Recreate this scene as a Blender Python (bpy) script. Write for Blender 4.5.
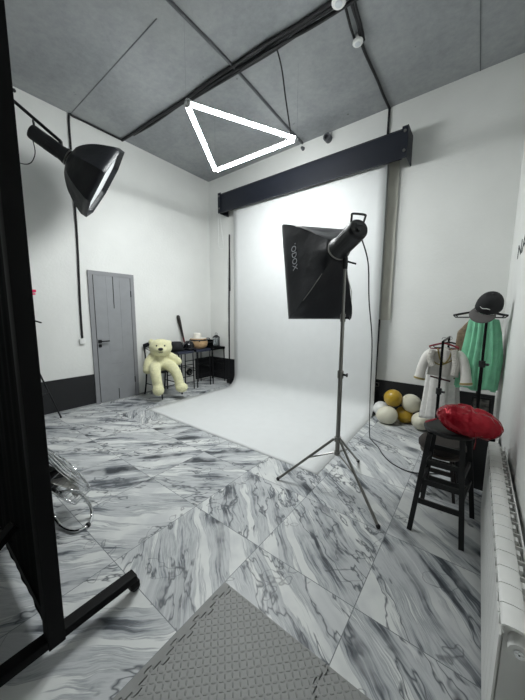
import bpy, bmesh, math, random
from mathutils import Vector, Matrix, noise
random.seed(7)
R = math.radians; PI = math.pi
C = bpy.context.scene.collection
scene = bpy.context.scene
for o in list(bpy.data.objects): bpy.data.objects.remove(o)

# ------------------------------------------------------------------ camera
XL, YB, H, XR, YF = -4.696, 4.262, 4.145, 0.225, -2.6
FPX = 281.5
def basis(yaw, pitch, roll):
    f = Vector((math.sin(yaw)*math.cos(pitch), math.cos(yaw)*math.cos(pitch), -math.sin(pitch)))
    r = Vector((math.cos(yaw), -math.sin(yaw), 0)); u = r.cross(f)
    c, s = math.cos(roll), math.sin(roll)
    return c*r+s*u, -s*r+c*u, f
CR, CU, CF = basis(-.65261, .12774, .00595)
CC = Vector((0, 0, 1.4371))
cam_d = bpy.data.cameras.new('camera'); cam = bpy.data.objects.new('camera', cam_d); C.objects.link(cam)
cam_d.sensor_fit = 'VERTICAL'; cam_d.sensor_height = 24; cam_d.lens = 24*FPX/700; cam_d.clip_start = .02
M = Matrix((( CR.x, CU.x, -CF.x, CC.x), (CR.y, CU.y, -CF.y, CC.y), (CR.z, CU.z, -CF.z, CC.z), (0, 0, 0, 1)))
cam.matrix_world = M
scene.camera = cam
# world points measured from the photograph at survey time
def atz(x, y, z):
    d = (x-262.5)/FPX*CR - (y-350)/FPX*CU + CF; return CC + d*((z-CC.z)/d.z)
def atd(x, y, D): return CC + D*((x-262.5)/FPX*CR - (y-350)/FPX*CU + CF)

# ------------------------------------------------------------------ world, exposure
w = bpy.data.worlds.new('world'); scene.world = w; w.use_nodes = True
w.node_tree.nodes['Background'].inputs[0].default_value = (.6, .65, .7, 1)
w.node_tree.nodes['Background'].inputs[1].default_value = .05
scene.view_settings.view_transform = 'Standard'; scene.view_settings.look = 'None'
scene.view_settings.exposure = 0.0; scene.view_settings.gamma = 1
scene.view_settings.use_curve_mapping = False
LED = 178.0          # strength of the triangle's tubes

# ------------------------------------------------------------------ materials
def srgb(c):
    if isinstance(c, str): c = [int(c[i:i+2], 16)/255 for i in (0, 2, 4)]
    return tuple((x/12.92 if x <= .04045 else ((x+.055)/1.055)**2.4) for x in c)+(1,)
class NT:
    def __init__(s, name):
        s.m = bpy.data.materials.new(name); s.m.use_nodes = True; s.t = s.m.node_tree
        s.b = s.t.nodes['Principled BSDF']; s.co = None
    def n(s, typ, **k):
        nd = s.t.nodes.new(typ)
        for a, v in k.items(): setattr(nd, a, v)
        return nd
    def l(s, a, b): s.t.links.new(a, b)
    def v(s, inp, val):
        if isinstance(val, bpy.types.NodeSocket): s.l(val, inp)
        else: inp.default_value = val
    def obj(s):
        if not s.co: s.co = s.n('ShaderNodeTexCoord').outputs['Object']
        return s.co
    def math(s, op, a, b=0, c=0):
        nd = s.n('ShaderNodeMath', operation=op); s.v(nd.inputs[0], a); s.v(nd.inputs[1], b); s.v(nd.inputs[2], c); return nd.outputs[0]
    def noise(s, vec, scale, detail=3, rough=.5, dist=0):
        nd = s.n('ShaderNodeTexNoise'); s.v(nd.inputs['Vector'], vec); s.v(nd.inputs['Scale'], scale)
        nd.inputs['Detail'].default_value = detail; nd.inputs['Roughness'].default_value = rough; nd.inputs['Distortion'].default_value = dist
        return nd.outputs[0]
    def ramp(s, fac, stops, interp='LINEAR'):
        nd = s.n('ShaderNodeValToRGB'); s.v(nd.inputs[0], fac); cr = nd.color_ramp; cr.interpolation = interp
        while len(cr.elements) < len(stops): cr.elements.new(.5)
        for e, (p, c) in zip(cr.elements, stops): e.position = p; e.color = c
        return nd.outputs[0]
    def mix(s, fac, a, b, blend='MIX'):
        nd = s.n('ShaderNodeMix', data_type='RGBA', blend_type=blend); s.v(nd.inputs[0], fac); s.v(nd.inputs[6], a); s.v(nd.inputs[7], b); return nd.outputs[2]
    def comb(s, x, y, z=0):
        nd = s.n('ShaderNodeCombineXYZ'); s.v(nd.inputs[0], x); s.v(nd.inputs[1], y); s.v(nd.inputs[2], z); return nd.outputs[0]
    def sep(s, v):
        nd = s.n('ShaderNodeSeparateXYZ'); s.v(nd.inputs[0], v); return nd.outputs
    def bump(s, h, strength, dist=.01):
        nd = s.n('ShaderNodeBump'); s.v(nd.inputs['Height'], h); nd.inputs['Strength'].default_value = strength; nd.inputs['Distance'].default_value = dist
        s.l(nd.outputs[0], s.b.inputs['Normal'])
def mat(name, col, rough=.5, metal=0, var=.06, vscale=8, bump=0, bscale=60, bdist=.003, **kw):
    t = NT(name); c = srgb(col); b = t.b
    f = t.noise(t.obj(), vscale, 3)
    lo = tuple(x*(1-var*1.5) for x in c[:3])+(1,); hi = tuple(min(1, x*(1+var*1.5)) for x in c[:3])+(1,)
    t.l(t.ramp(f, [(.3, lo), (.7, hi)]), b.inputs['Base Color'])
    b.inputs['Roughness'].default_value = rough; b.inputs['Metallic'].default_value = metal
    for k, v in kw.items(): b.inputs[k].default_value = v
    if bump: t.bump(t.noise(t.obj(), bscale, 4), bump, bdist)
    return t.m

M_black = mat('black_metal', '141518', .4, .3)
M_blackp = mat('black_plastic', '131417', .45, bump=.1, bscale=200)
M_frame = mat('frame_metal', '070708', .6, 0, **{'Specular IOR Level': .15})
M_fabric = mat('black_fabric', '060708', .9, bump=.3, bscale=300, bdist=.001, **{'Specular IOR Level': .1})
M_soft = mat('softbox_fabric', '15171c', .42, bump=.5, bscale=9, bdist=.012)
M_steel = mat('stand_metal', '8b8a86', .32, .85)
M_chrome = mat('chrome', 'd5d7d8', .12, 1)
M_white = mat('white_plastic', 'e3e4e2', .45)
M_paint = mat('black_paint', '16171a', .6, bump=.15, bscale=60)
M_door = mat('door_grey', '8f9194', .5, var=.03)
M_doorf = mat('door_frame_grey', '88898c', .5, var=.03)
M_slot = mat('door_black_inlay', '101113', .3)
M_cable = mat('black_cable', '17181b', .6, bump=.6, bscale=350, bdist=.002)
M_grey = mat('grey_conduit', '54565a', .6)
M_roll = mat('roller_blue_black', '141925', .5, bump=.1, bscale=120)
M_diff = mat('diffuser_fabric', 'e9ecee', .7)
M_rad = mat('radiator_enamel', 'e2e2df', .38, var=.03)
M_plinth = mat('plinth_grey', '9a9c9d', .5)

def wall_mat(name='plaster_white', base='e8e9e6'):
    t = NT(name); o = t.obj()
    f = t.noise(o, 1.1, 6, .6); c = srgb(base)
    a = tuple(x*.92 for x in c[:3])+(1,)
    g = t.mix(t.ramp(f, [(.35, (0, 0, 0, 1)), (.7, (1, 1, 1, 1))]), a, c)
    t.l(g, t.b.inputs['Base Color']); t.b.inputs['Roughness'].default_value = .75
    sx = t.sep(o)
    # block courses under the paint
    fr = t.math('FRACT', t.math('MULTIPLY', sx[2], 3.4)); ln = t.math('LESS_THAN', fr, .02)
    h = t.math('ADD', t.noise(o, 26, 5, .6), t.math('MULTIPLY', ln, -.12))
    t.bump(h, .22, .012); return t.m
M_wall = wall_mat()
def concrete():
    t = NT('ceiling_concrete'); o = t.obj()
    f = t.noise(o, .9, 8, .62, .4); g = t.noise(o, 14, 6, .7)
    c1 = t.ramp(f, [(.28, srgb('868a8d')), (.5, srgb('9c9fa1')), (.75, srgb('b2b5b5'))])
    c2 = t.mix(.2, c1, t.ramp(g, [(.35, srgb('64686a')), (.65, srgb('a5a8a8'))]))
    sp = t.ramp(t.noise(o, 7.5, 2, .5), [(.76, (1, 1, 1, 1)), (.79, (.4, .4, .4, 1))])
    c3 = t.mix(.8, c2, sp, 'MULTIPLY')
    t.l(c3, t.b.inputs['Base Color']); t.b.inputs['Roughness'].default_value = .8
    t.bump(g, .15, .008); return t.m
M_conc = concrete()

TX, TY, TS = -.9747, 1.248, .6
def marble():
    t = NT('marble_tiles'); o = t.obj(); s = t.sep(o)
    u = t.math('DIVIDE', t.math('SUBTRACT', s[0], TX), TS); v = t.math('DIVIDE', t.math('SUBTRACT', s[1], TY), TS)
    iu = t.math('FLOOR', u); iv = t.math('FLOOR', v)
    fu = t.math('SUBTRACT', t.math('SUBTRACT', u, iu), .5); fv = t.math('SUBTRACT', t.math('SUBTRACT', v, iv), .5)
    wn = t.n('ShaderNodeTexWhiteNoise', noise_dimensions='3D'); t.l(t.comb(iu, iv, 3.3), wn.inputs['Vector'])
    rnd = t.sep(wn.outputs['Color'])
    # which way each tile was laid: long veins across from the camera side on the left, towards it on the right
    par = t.math('MAXIMUM', t.math('LESS_THAN', iu, -1.5), t.math('MULTIPLY', t.math('LESS_THAN', iv, -1.5), t.math('LESS_THAN', iu, -.5)))
    chk = t.math('MULTIPLY', t.math('GREATER_THAN', rnd[0], .62), t.math('MULTIPLY', t.math('GREATER_THAN', iv, .5), t.math('LESS_THAN', iu, -1.5)))
    k = t.math('ABSOLUTE', t.math('SUBTRACT', par, chk))       # 0 or 1 quarter turn
    # vein axis (unit) : k=0 -> D1 , k=1 -> D2
    A0, A1 = R(-38), R(40)
    ang = t.math('ADD', t.math('MULTIPLY', k, A1-A0), A0)
    ang = t.math('ADD', ang, t.math('MULTIPLY', t.math('SUBTRACT', rnd[2], .5), .35))
    ca = t.math('COSINE', ang); sa = t.math('SINE', ang)
    a = t.math('ADD', t.math('MULTIPLY', fu, ca), t.math('MULTIPLY', fv, sa))     # along
    b = t.math('SUBTRACT', t.math('MULTIPLY', fv, ca), t.math('MULTIPLY', fu, sa))  # across
    ox = t.math('MULTIPLY', rnd[1], 37); oy = t.math('MULTIPLY', rnd[0], 53)
    base = t.comb(t.math('ADD', a, ox), t.math('ADD', b, oy))
    warp = t.noise(t.comb(t.math('ADD', t.math('MULTIPLY', a, .9), ox), t.math('MULTIPLY', b, 1.6), 2), 1.7, 3, .5)
    bb = t.math('ADD', t.math('ADD', b, oy), t.math('MULTIPLY', t.math('SUBTRACT', warp, .5), .24))
    n1 = t.noise(t.comb(t.math('ADD', t.math('MULTIPLY', a, .42), ox), t.math('MULTIPLY', bb, 3.3)), 1.5, 3, .5)      # broad bands
    n2 = t.noise(t.comb(t.math('ADD', t.math('MULTIPLY', a, .7), ox), t.math('MULTIPLY', bb, 24), 5), 1.7, 5, .7)   # fine streaks
    n3 = t.noise(base, 5.0, 4, .6)
    f = t.math('ADD', t.math('ADD', t.math('MULTIPLY', n1, .66), t.math('MULTIPLY', n2, .28)), t.math('MULTIPLY', n3, .06))
    col = t.ramp(f, [(.37, srgb('33383e')), (.42, srgb('585d63')), (.452, srgb('9a9ea2')), (.485, srgb('c0c3c4')), (.515, srgb('979b9f')), (.545, srgb('d6d8d6')), (.66, srgb('d2d4d3'))])
    # thin dark veins following the bands
    r1 = t.math('ABSOLUTE', t.math('SUBTRACT', t.noise(t.comb(t.math('ADD', t.math('MULTIPLY', a, .8), ox), t.math('MULTIPLY', bb, 2.2), 9), 1.3, 4, .6), .42))
    v1 = t.ramp(r1, [(0, (.95, .95, .95, 1)), (.005, (.7, .7, .7, 1)), (.02, (0, 0, 0, 1))])
    r2 = t.math('ABSOLUTE', t.math('SUBTRACT', t.noise(t.comb(t.math('ADD', t.math('MULTIPLY', a, 1.7), ox), t.math('MULTIPLY', bb, 1.1), 14), 1.6, 3, .5), .36))
    v2 = t.ramp(r2, [(0, (.6, .6, .6, 1)), (.003, (.4, .4, .4, 1)), (.008, (0, 0, 0, 1))])
    col = t.mix(t.ramp(t.noise(base, 2.6, 3, .5), [(.46, (0, 0, 0, 1)), (.62, (.75, .75, .75, 1))]), col, t.mix(n2, srgb('aeb1b4'), srgb('cbcdce')))
    col = t.mix(v1, col, srgb('4b5056')); col = t.mix(v2, col, srgb('3c4046'))
    # joints
    eu = t.math('SUBTRACT', .5, t.math('ABSOLUTE', fu)); ev = t.math('SUBTRACT', .5, t.math('ABSOLUTE', fv))
    e = t.math('MINIMUM', eu, ev); j = t.math('LESS_THAN', e, .0035)
    col = t.mix(j, col, srgb('75797c'))
    t.l(col, t.b.inputs['Base Color'])
    t.l(t.ramp(n2, [(.3, (.34, .34, .34, 1)), (.7, (.46, .46, .46, 1))]), t.b.inputs['Roughness'])
    t.b.inputs['Specular IOR Level'].default_value = .4
    t.bump(t.math('MULTIPLY', j, -1), .3, .002)
    return t.m
M_marble = marble()
def mat_foam():
    t = NT('foam_diamond_plate'); o = t.obj(); s = t.sep(o); S = .021
    u = t.math('DIVIDE', s[0], S); v = t.math('DIVIDE', s[1], S)
    iu = t.math('FLOOR', u); iv = t.math('FLOOR', v)
    fu = t.math('SUBTRACT', t.math('SUBTRACT', u, iu), .5); fv = t.math('SUBTRACT', t.math('SUBTRACT', v, iv), .5)
    par = t.math('MODULO', t.math('ABSOLUTE', t.math('ADD', iu, iv)), 2)
    par = t.math('GREATER_THAN', par, .5)
    def ell(a, b): return t.math('ADD', t.math('POWER', t.math('DIVIDE', t.math('ABSOLUTE', a), .42), 2), t.math('POWER', t.math('DIVIDE', t.math('ABSOLUTE', b), .15), 2))
    e0 = ell(t.math('MULTIPLY', t.math('ADD', fu, fv), .72), t.math('MULTIPLY', t.math('SUBTRACT', fu, fv), .72))
    e1 = ell(t.math('MULTIPLY', t.math('SUBTRACT', fu, fv), .72), t.math('MULTIPLY', t.math('ADD', fu, fv), .72))
    e = t.math('ADD', t.math('MULTIPLY', e0, par), t.math('MULTIPLY', e1, t.math('SUBTRACT', 1, par)))
    h = t.ramp(e, [(0, (1, 1, 1, 1)), (.6, (.9, .9, .9, 1)), (1, (0, 0, 0, 1))])
    t.b.inputs['Base Color'].default_value = srgb('8b8c8a'); t.b.inputs['Roughness'].default_value = .55
    t.bump(h, 1.0, .009); return t.m
M_foam = mat_foam()
M_foamedge = mat('foam_edge', '878886', .6)
def emis(name, col, s):
    t = NT(name); t.b.inputs['Base Color'].default_value = srgb(col)
    t.b.inputs['Emission Color'].default_value = srgb(col); t.b.inputs['Emission Strength'].default_value = s; return t.m
M_led = emis('led_tube_light', 'f7fbfb', LED)

# ------------------------------------------------------------------ mesh helpers
class MB:
    def __init__(s): s.bm = bmesh.new()
    def box(s, c, d, rz=0, mtx=None, bev=0):
        g = bmesh.ops.create_cube(s.bm, size=1)['verts']
        m = Matrix.Translation(c) @ Matrix.Rotation(rz, 4, 'Z') @ Matrix.Diagonal((*d, 1))
        if mtx: m = mtx @ m
        bmesh.ops.transform(s.bm, matrix=m, verts=g)
        if bev:
            ed = list({e for v in g for e in v.link_edges})
            bmesh.ops.bevel(s.bm, geom=ed, offset=bev, segments=2, affect='EDGES', profile=.6)
        return s
    def tube(s, pts, r, seg=10, caps=True, flat=None):
        """swept round tube; r may be a list; flat=(a,b) makes a rectangular bar"""
        pts = [Vector(p) for p in pts]; n = len(pts); rr = r if isinstance(r, (list, tuple)) else [r]*n
        rings = []; up = None
        for i, p in enumerate(pts):
            t = (pts[min(i+1, n-1)]-pts[max(i-1, 0)]).normalized()
            if up is None:
                up = Vector((0, 0, 1)) if abs(t.z) < .9 else Vector((1, 0, 0))
            a = t.cross(up).normalized(); b = a.cross(t).normalized(); up = b
            if flat: prof = [(-flat[0]/2, -flat[1]/2), (flat[0]/2, -flat[1]/2), (flat[0]/2, flat[1]/2), (-flat[0]/2, flat[1]/2)]
            else: prof = [(rr[i]*math.cos(2*PI*k/seg), rr[i]*math.sin(2*PI*k/seg)) for k in range(seg)]
            rings.append([s.bm.verts.new(p+a*x+b*y) for x, y in prof])
        m = len(rings[0])
        for i in range(n-1):
            for k in range(m):
                s.bm.faces.new((rings[i][k], rings[i][(k+1) % m], rings[i+1][(k+1) % m], rings[i+1][k]))
        if caps:
            s.bm.faces.new(rings[0][::-1]); s.bm.faces.new(rings[-1])
        return s
    def curve(s, pts, r, seg=8, sub=5, **k):
        return s.tube(smooth(pts, sub), r, seg, **k)
    def cyl(s, a, b, r, r2=None, seg=20): return s.tube([a, b], [r, r if r2 is None else r2], seg)
    def ball(s, c, r, seg=20, sc=(1, 1, 1), mtx=None):
        g = bmesh.ops.create_uvsphere(s.bm, u_segments=seg, v_segments=max(6, seg//2), radius=r)['verts']
        m = Matrix.Translation(c) @ (mtx or Matrix()) @ Matrix.Diagonal((*sc, 1))
        bmesh.ops.transform(s.bm, matrix=m, verts=g); return s
    def lathe(s, prof, seg=24, mtx=None, sx=1, sy=1, close=False):
        rings = []
        for rr, z in prof:
            rings.append([s.bm.verts.new(((mtx or Matrix()) @ Vector((rr*sx*math.cos(2*PI*k/seg), rr*sy*math.sin(2*PI*k/seg), z)))) for k in range(seg)])
        for i in range(len(rings)-1):
            for k in range(seg):
                s.bm.faces.new((rings[i][k], rings[i][(k+1) % seg], rings[i+1][(k+1) % seg], rings[i+1][k]))
        if close: s.bm.faces.new(rings[0][::-1]); s.bm.faces.new(rings[-1])
        return s
    def prism(s, poly, vec, mtx=None):
        mtx = mtx or Matrix(); vec = Vector(vec)
        a = [s.bm.verts.new(mtx @ Vector(p)) for p in poly]; b = [s.bm.verts.new(mtx @ (Vector(p)+vec)) for p in poly]
        n = len(poly); s.bm.faces.new(a[::-1]); s.bm.faces.new(b)
        for i in range(n): s.bm.faces.new((a[i], a[(i+1) % n], b[(i+1) % n], b[i]))
        return s
    def grid(s, fn, nu, nv, wrap=False):
        vs = [[s.bm.verts.new(fn(i/(nu if wrap else nu-1), j/(nv-1))) for i in range(nu)] for j in range(nv)]
        for j in range(nv-1):
            for i in range(nu if wrap else nu-1):
                s.bm.faces.new((vs[j][i], vs[j][(i+1) % nu], vs[j+1][(i+1) % nu], vs[j+1][i]))
        return s
    def build(s, name, m, parent=None, smooth_=True, mods=None):
        bmesh.ops.recalc_face_normals(s.bm, faces=s.bm.faces)
        me = bpy.data.meshes.new(name); s.bm.to_mesh(me); s.bm.free()
        me.materials.append(m)
        if smooth_:
            me.polygons.foreach_set('use_smooth', [True]*len(me.polygons))
            try: me.set_sharp_from_angle(angle=R(38))
            except Exception: pass
        o = bpy.data.objects.new(name, me); C.objects.link(o)
        if parent: o.parent = parent
        return o
def smooth(pts, sub=5):
    P = [Vector(p) for p in pts]; out = []
    for i in range(len(P)-1):
        p0 = P[max(i-1, 0)]; p1 = P[i]; p2 = P[i+1]; p3 = P[min(i+2, len(P)-1)]
        for k in range(sub):
            t = k/sub
            out.append(.5*((2*p1)+(p2-p0)*t+(2*p0-5*p1+4*p2-p3)*t*t+(3*p1-p0-3*p2+p3)*t**3))
    out.append(P[-1]); return out
def tag(o, label=None, cat=None, group=None, kind=None):
    if label: o['label'] = label
    if cat: o['category'] = cat
    if group: o['group'] = group
    if kind: o['kind'] = kind
    return o
def thing(name, label, cat, loc=(0, 0, 0), rz=0, group=None, mtx=None):
    o = bpy.data.objects.new(name, None); C.objects.link(o); o.empty_display_size = .05
    if mtx: o.matrix_world = mtx
    else: o.location = loc; o.rotation_euler = (0, 0, rz)
    return tag(o, label, cat, group)
def struct(name, mb, m, parent=None, **k):
    o = mb.build(name, m, parent, **k)
    if not parent: o['kind'] = 'structure'
    return o
def copy_tree(o, parent=None):
    c = o.copy(); C.objects.link(c)
    if parent: c.parent = parent
    for ch in o.children: copy_tree(ch, c)
    return c
def solidify(o, th, off=0):
    md = o.modifiers.new('solid', 'SOLIDIFY'); md.thickness = th; md.offset = off; return o
def subsurf(o, n=1):
    md = o.modifiers.new('sub', 'SUBSURF'); md.levels = n; md.render_levels = n; return o
def bake(o):
    dg = bpy.context.evaluated_depsgraph_get(); me = bpy.data.meshes.new_from_object(o.evaluated_get(dg))
    o.modifiers.clear(); o.data = me; return o
def frame_mtx(loc, z, up=(0, 0, 1)):
    """local +Z along z, local +Y as near to up as can be"""
    z = Vector(z).normalized(); x = Vector(up).cross(z).normalized(); y = z.cross(x)
    return Matrix(((x.x, y.x, z.x, loc[0]), (x.y, y.y, z.y, loc[1]), (x.z, y.z, z.z, loc[2]), (0, 0, 0, 1)))

# ------------------------------------------------------------------ room shell
T = .15
cx = (XL+XR)/2; cy = (YB+YF)/2; LX = XR-XL; LY = YB-YF
struct('floor', MB().box((cx, cy, -.05), (LX+2*T, LY+2*T, .1)), M_marble)
struct('ceiling', MB().box((cx, cy, H+.1), (LX+2*T, LY+2*T, .2)), M_conc)
struct('wall_back', MB().box((cx, YB+T/2, H/2), (LX+2*T, T, H)), M_wall)
struct('wall_left', MB().box((XL-T/2, cy, H/2), (T, LY, H)), M_wall)
struct('wall_right', MB().box((XR+T/2, cy, H/2), (T, LY, H)), M_wall)
struct('wall_front', MB().box((cx, YF-T/2, H/2), (LX+2*T, T, H)), M_wall)
# black painted bands at the foot of the walls
struct('baseboard_left', MB().box((XL+.004, (YF+1.83)/2, .255), (.008, 1.83-YF, .47)), M_paint)
struct('baseboard_corner', MB().box((XL+.004, (3.80+YB)/2, .265), (.008, YB-3.80, .45)), M_paint)
struct('baseboard_back', MB().box(((XL+XR)/2, YB-.004, .26), (LX, .008, .46)), M_paint)
struct('trim_1', MB().box((XL+.006, (YF+1.83)/2, .012), (.012, 1.83-YF, .024)), M_plinth)
struct('trim_2', MB().box((XL+.006, (2.52+YB)/2, .012), (.012, YB-2.52, .024)), M_plinth)
struct('trim_3', MB().box(((XL+XR)/2, YB-.006, .012), (LX, .012, .024)), M_plinth)
# slab joints in the ceiling
M_joint = mat('slab_joint', '6a6e70', .9)
struct('trim_4', MB().box(((XL-2.6)/2, 1.76, H-.002), (abs(XL+2.6), .008, .004)), M_joint)
struct('trim_5', MB().box((-.217, (YF+YB)/2, H-.002), (.009, LY, .004)), M_joint)

# door
dy0, dy1, dz = 1.825, 2.53, 2.07
d = MB()
d.box((XL+.012, dy0+.03, dz/2), (.024, .06, dz)); d.box((XL+.012, dy1-.03, dz/2), (.024, .06, dz)); d.box((XL+.012, (dy0+dy1)/2, dz-.03), (.024, dy1-dy0-.12, .06))
door = tag(bpy.data.objects.new('door_1', None), kind='structure'); C.objects.link(door)
d.build('door_frame', M_doorf, door, smooth_=False)
leaf = MB().box((XL+.009, (dy0+dy1)/2, dz/2-.025), (.018, dy1-dy0-.13, dz-.07)).build('door_leaf', M_door, door, smooth_=False)
yc = 2.185
MB().box((XL+.019, yc, 1.76), (.004, .011, .50)).box((XL+.019, yc, .11), (.004, .011, .17)).box((XL+.019, dy0+.069, 1.02), (.004, .008, 1.99)).build('door_inlay', M_slot, door, smooth_=False)['label'] = 'black inlay strip'
g = MB()
for zz in (.83, .62, .41): g.box((XL+.0185, yc, zz), (.002, .19, .004))
for yy in (2.08, 2.29): g.box((XL+.0185, yy, 1.4), (.002, .003, 1.2))
g.build('door_groove', mat('door_groove', '808286', .6), door, smooth_=False)
hn = MB(); hn.box((XL+.024, 1.935, .995), (.012, .05, .05), bev=.002); hn.box((XL+.024, 1.935, .925), (.012, .045, .045), bev=.002)
hn.cyl((XL+.03, 1.935, .995), (XL+.06, 1.935, .995), .009); hn.box((XL+.062, 1.995, .996), (.012, .14, .018), bev=.002)
hn.build('door_handle', M_black, door)
hg = MB()
for zz in (.3, 1.75): hg.cyl((XL+.024, dy1-.062, zz-.05), (XL+.024, dy1-.062, zz+.05), .007)
hg.build('door_hinge', M_black, door)

# ------------------------------------------------------------------ services on ceiling and walls
def cable(name, label, cat, paths, r, m=M_cable, group=None, seg=8, sub=6):
    mb = MB()
    for k, p in enumerate(paths): mb.curve(p, r if not isinstance(r, list) else r[k], seg, sub)
    return tag(mb.build(name, m), label, cat, group)
def wob(a, b, n, amp, seed):
    a = Vector(a); b = Vector(b); out = []
    rn = random.Random(seed)
    for i in range(n+1):
        p = a.lerp(b, i/n)
        if 0 < i < n: p += Vector((rn.uniform(-amp, amp), rn.uniform(-amp, amp), rn.uniform(-amp*.3, amp*.1)))
        out.append(p)
    return out
cable('cable_bundle', 'thick bundle of black cables clipped across the concrete ceiling', 'cable',
      [wob((-4.68, 2.46, H-.022), (-1.15, 2.58, H-.022), 9, .012, 1), wob((-4.4, 2.50, H-.02), (-1.1, 2.63, H-.02), 9, .014, 2),
       wob((-3.2, 2.56, H-.03), (-1.0, 2.68, H-.03), 7, .012, 3), wob((-2.3, 2.58, H-.05), (1e-3-.75, 2.70, H-.04), 6, .012, 4)], [.019, .017, .015, .013])
cable('cable_bundle', 'black cables along the ceiling from the bundle to the black roller', 'cable',
      [wob((-1.10, 2.6, H-.02), (-1.165, 3.25, H-.02), 4, .008, 5)+wob((-1.165, 3.4, H-.018), (-1.165, YB-.03, H-.018), 3, .006, 6)+[Vector((-1.165, YB-.018, H-.05)), Vector((-1.17, YB-.018, 3.72))],
       wob((-1.15, 2.6, H-.02), (-1.2, 3.05, H-.02), 3, .008, 7), wob((-1.065, 2.6, H-.02), (-1.13, 3.1, H-.02), 3, .008, 8)], [.015, .012, .012])
cable('ceiling_conduit', 'thin grey conduit running across the ceiling towards the back wall', 'conduit', [[(-2.36, YF+.1, H-.011), (-2.37, 1.7, H-.011), (-2.38, 2.6, H-.011), (-2.44, 3.6, H-.011), (-2.46, YB-.03, H-.016)]], .016, M_grey)
cable('wall_conduit', 'black conduit from the ceiling down the left wall to a white socket', 'conduit',
      [[(XL+.02, 2.45, H-.02), (XL+.016, 2.1, H-.018), (XL+.016, 1.80, H-.02), (XL+.016, 1.735, H-.06), (XL+.016, 1.73, 3.6), (XL+.016, 1.725, 2.5), (XL+.016, 1.70, 1.6), (XL+.016, 1.695, 1.06)]], .0135)
so = MB(); so.box((XL+.018, 1.69, 1.015), (.036, .075, .075), bev=.006)
s_ = tag(so.build('wall_socket', M_white), 'white wall socket at the lower end of the black conduit beside the door', 'socket')
MB().lathe([(.0, .0), (.02, 0), (.024, .004), (.0, .004)], 20, Matrix.Translation((XL+.036, 1.69, 1.015)) @ Matrix.Rotation(PI/2, 4, 'Y')).build('socket_face', M_white, s_)
cable('hanging_cable', 'black cable dropping from the ceiling bundle to the triangle light', 'cable', [[(-1.845, 2.6, H-.03), (-1.85, 2.72, 3.98), (-1.86, 2.82, 3.75), (-1.87, 2.93, 3.52), (-1.875, 2.97, 3.44)]], .008)
for nm, lb, x, y, rr in (('ceiling_sensor', 'larger white round sensor beside the crossing of the ceiling cables', -1.172, 2.575, .06), ('ceiling_sensor', 'smaller white round sensor beside the cables near the roller', -1.165, 3.03, .05)):
    t = thing(nm, lb, 'sensor', (x, y, H-.06))
    MB().cyl((0, 0, 0), (0, 0, .06), .02).build('mounting_stem', M_white, t)
    MB().lathe([(0, -.028), (rr*.5, -.028), (rr*.55, -.022)], 24).build('sensor_lens', mat('lens_milky', 'c9ced2', .3), t)
    MB().lathe([(rr*.5, -.024), (rr*.9, -.02), (rr, -.012), (rr, 0), (0, 0)], 28).build('sensor_housing', M_white, t)
t = thing('pipe_stub', 'dark round pipe end high on the back wall above the roller', 'pipe', (-2.02, YB, 4.05))
MB().lathe([(.0, .03), (.035, .03), (.035, .09), (.055, .09), (.055, .0)], 20, Matrix.Rotation(PI/2, 4, 'X')).build('pipe_collar', M_grey, t)
t = thing('pipe_stub', 'small dark anchor at the ceiling edge above the triangle light', 'pipe', (-2.46, YB, 4.06))
MB().lathe([(.0, .05), (.02, .05), (.03, .0)], 14, Matrix.Rotation(PI/2, 4, 'X')).build('pipe_collar', M_grey, t)
# cables at the left of the paper
tag(MB().curve([(-4.09, YB-.02, 1.9), (-4.095, YB-.02, 2.8), (-4.09, YB-.02, 3.0)], .014).curve([(-4.09, YB-.02, 2.98), (-4.12, YB-.02, 1.3), (-4.12, YB-.02, .1)], .014).build('wall_cable', M_cable), 'black cable down the back wall left of the paper', 'cable')
tag(MB().curve([(-4.16, 4.0, 3.55), (-4.17, 4.02, 3.0), (-4.2, 4.05, 2.75), (-4.12, 4.1, 2.72), (-4.06, 4.02, 2.9), (-4.14, 4.0, 3.55)], .0045).build('bead_chain', M_white), 'thin white pull chain looping from the roller', 'chain')
tag(MB().box((-4.155, YB-.012, 1.6), (.016, .024, 1.9)).build('cable_duct', M_white), 'slim white duct beside the black cable on the back wall', 'duct')
tag(MB().curve([(-1.135, YB-.02, 1.37), (-1.14, YB-.02, .8), (-1.145, YB-.02, .3)], .013).build('wall_cable', M_cable), 'black cable down the wall right of the paper', 'cable')
t = thing('wall_bracket', 'small square metal bracket on the black band right of the paper', 'bracket', (-1.12, YB-.01, .42))
MB().box((0, -.01, .02), (.06, .02, .008)).box((0, -.01, -.03), (.06, .02, .008)).box((-.026, -.01, -.005), (.008, .02, .05)).box((.026, -.01, -.005), (.008, .02, .05)).build('bracket_frame', M_steel, t)
# stencilled characters on the right wall
def text_mesh(name, txt, size, mtx, m, parent=None, ext=.0008):
    cu = bpy.data.curves.new(name, 'FONT'); cu.body = txt; cu.size = size; cu.extrude = ext; cu.align_x = 'CENTER'; cu.align_y = 'CENTER'
    o = bpy.data.objects.new(name, cu); C.objects.link(o)
    bpy.context.view_layer.update()
    me = bpy.data.meshes.new_from_object(o.evaluated_get(bpy.context.evaluated_depsgraph_get()))
    bpy.data.objects.remove(o); me.materials.append(m)
    me.transform(mtx)
    n = bpy.data.objects.new(name, me); C.objects.link(n)
    if parent: n.parent = parent
    return n
wt = text_mesh('wall_lettering', 'NA', .17, frame_mtx((XR-.002, 3.12, 1.98), (-1, 0, 0)) @ Matrix.Diagonal((2.6, 1, 1, 1)), mat('stencil_paint', '34363a', .8))
tag(wt, 'dark stencilled lettering high on the right wall', 'lettering')

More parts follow.
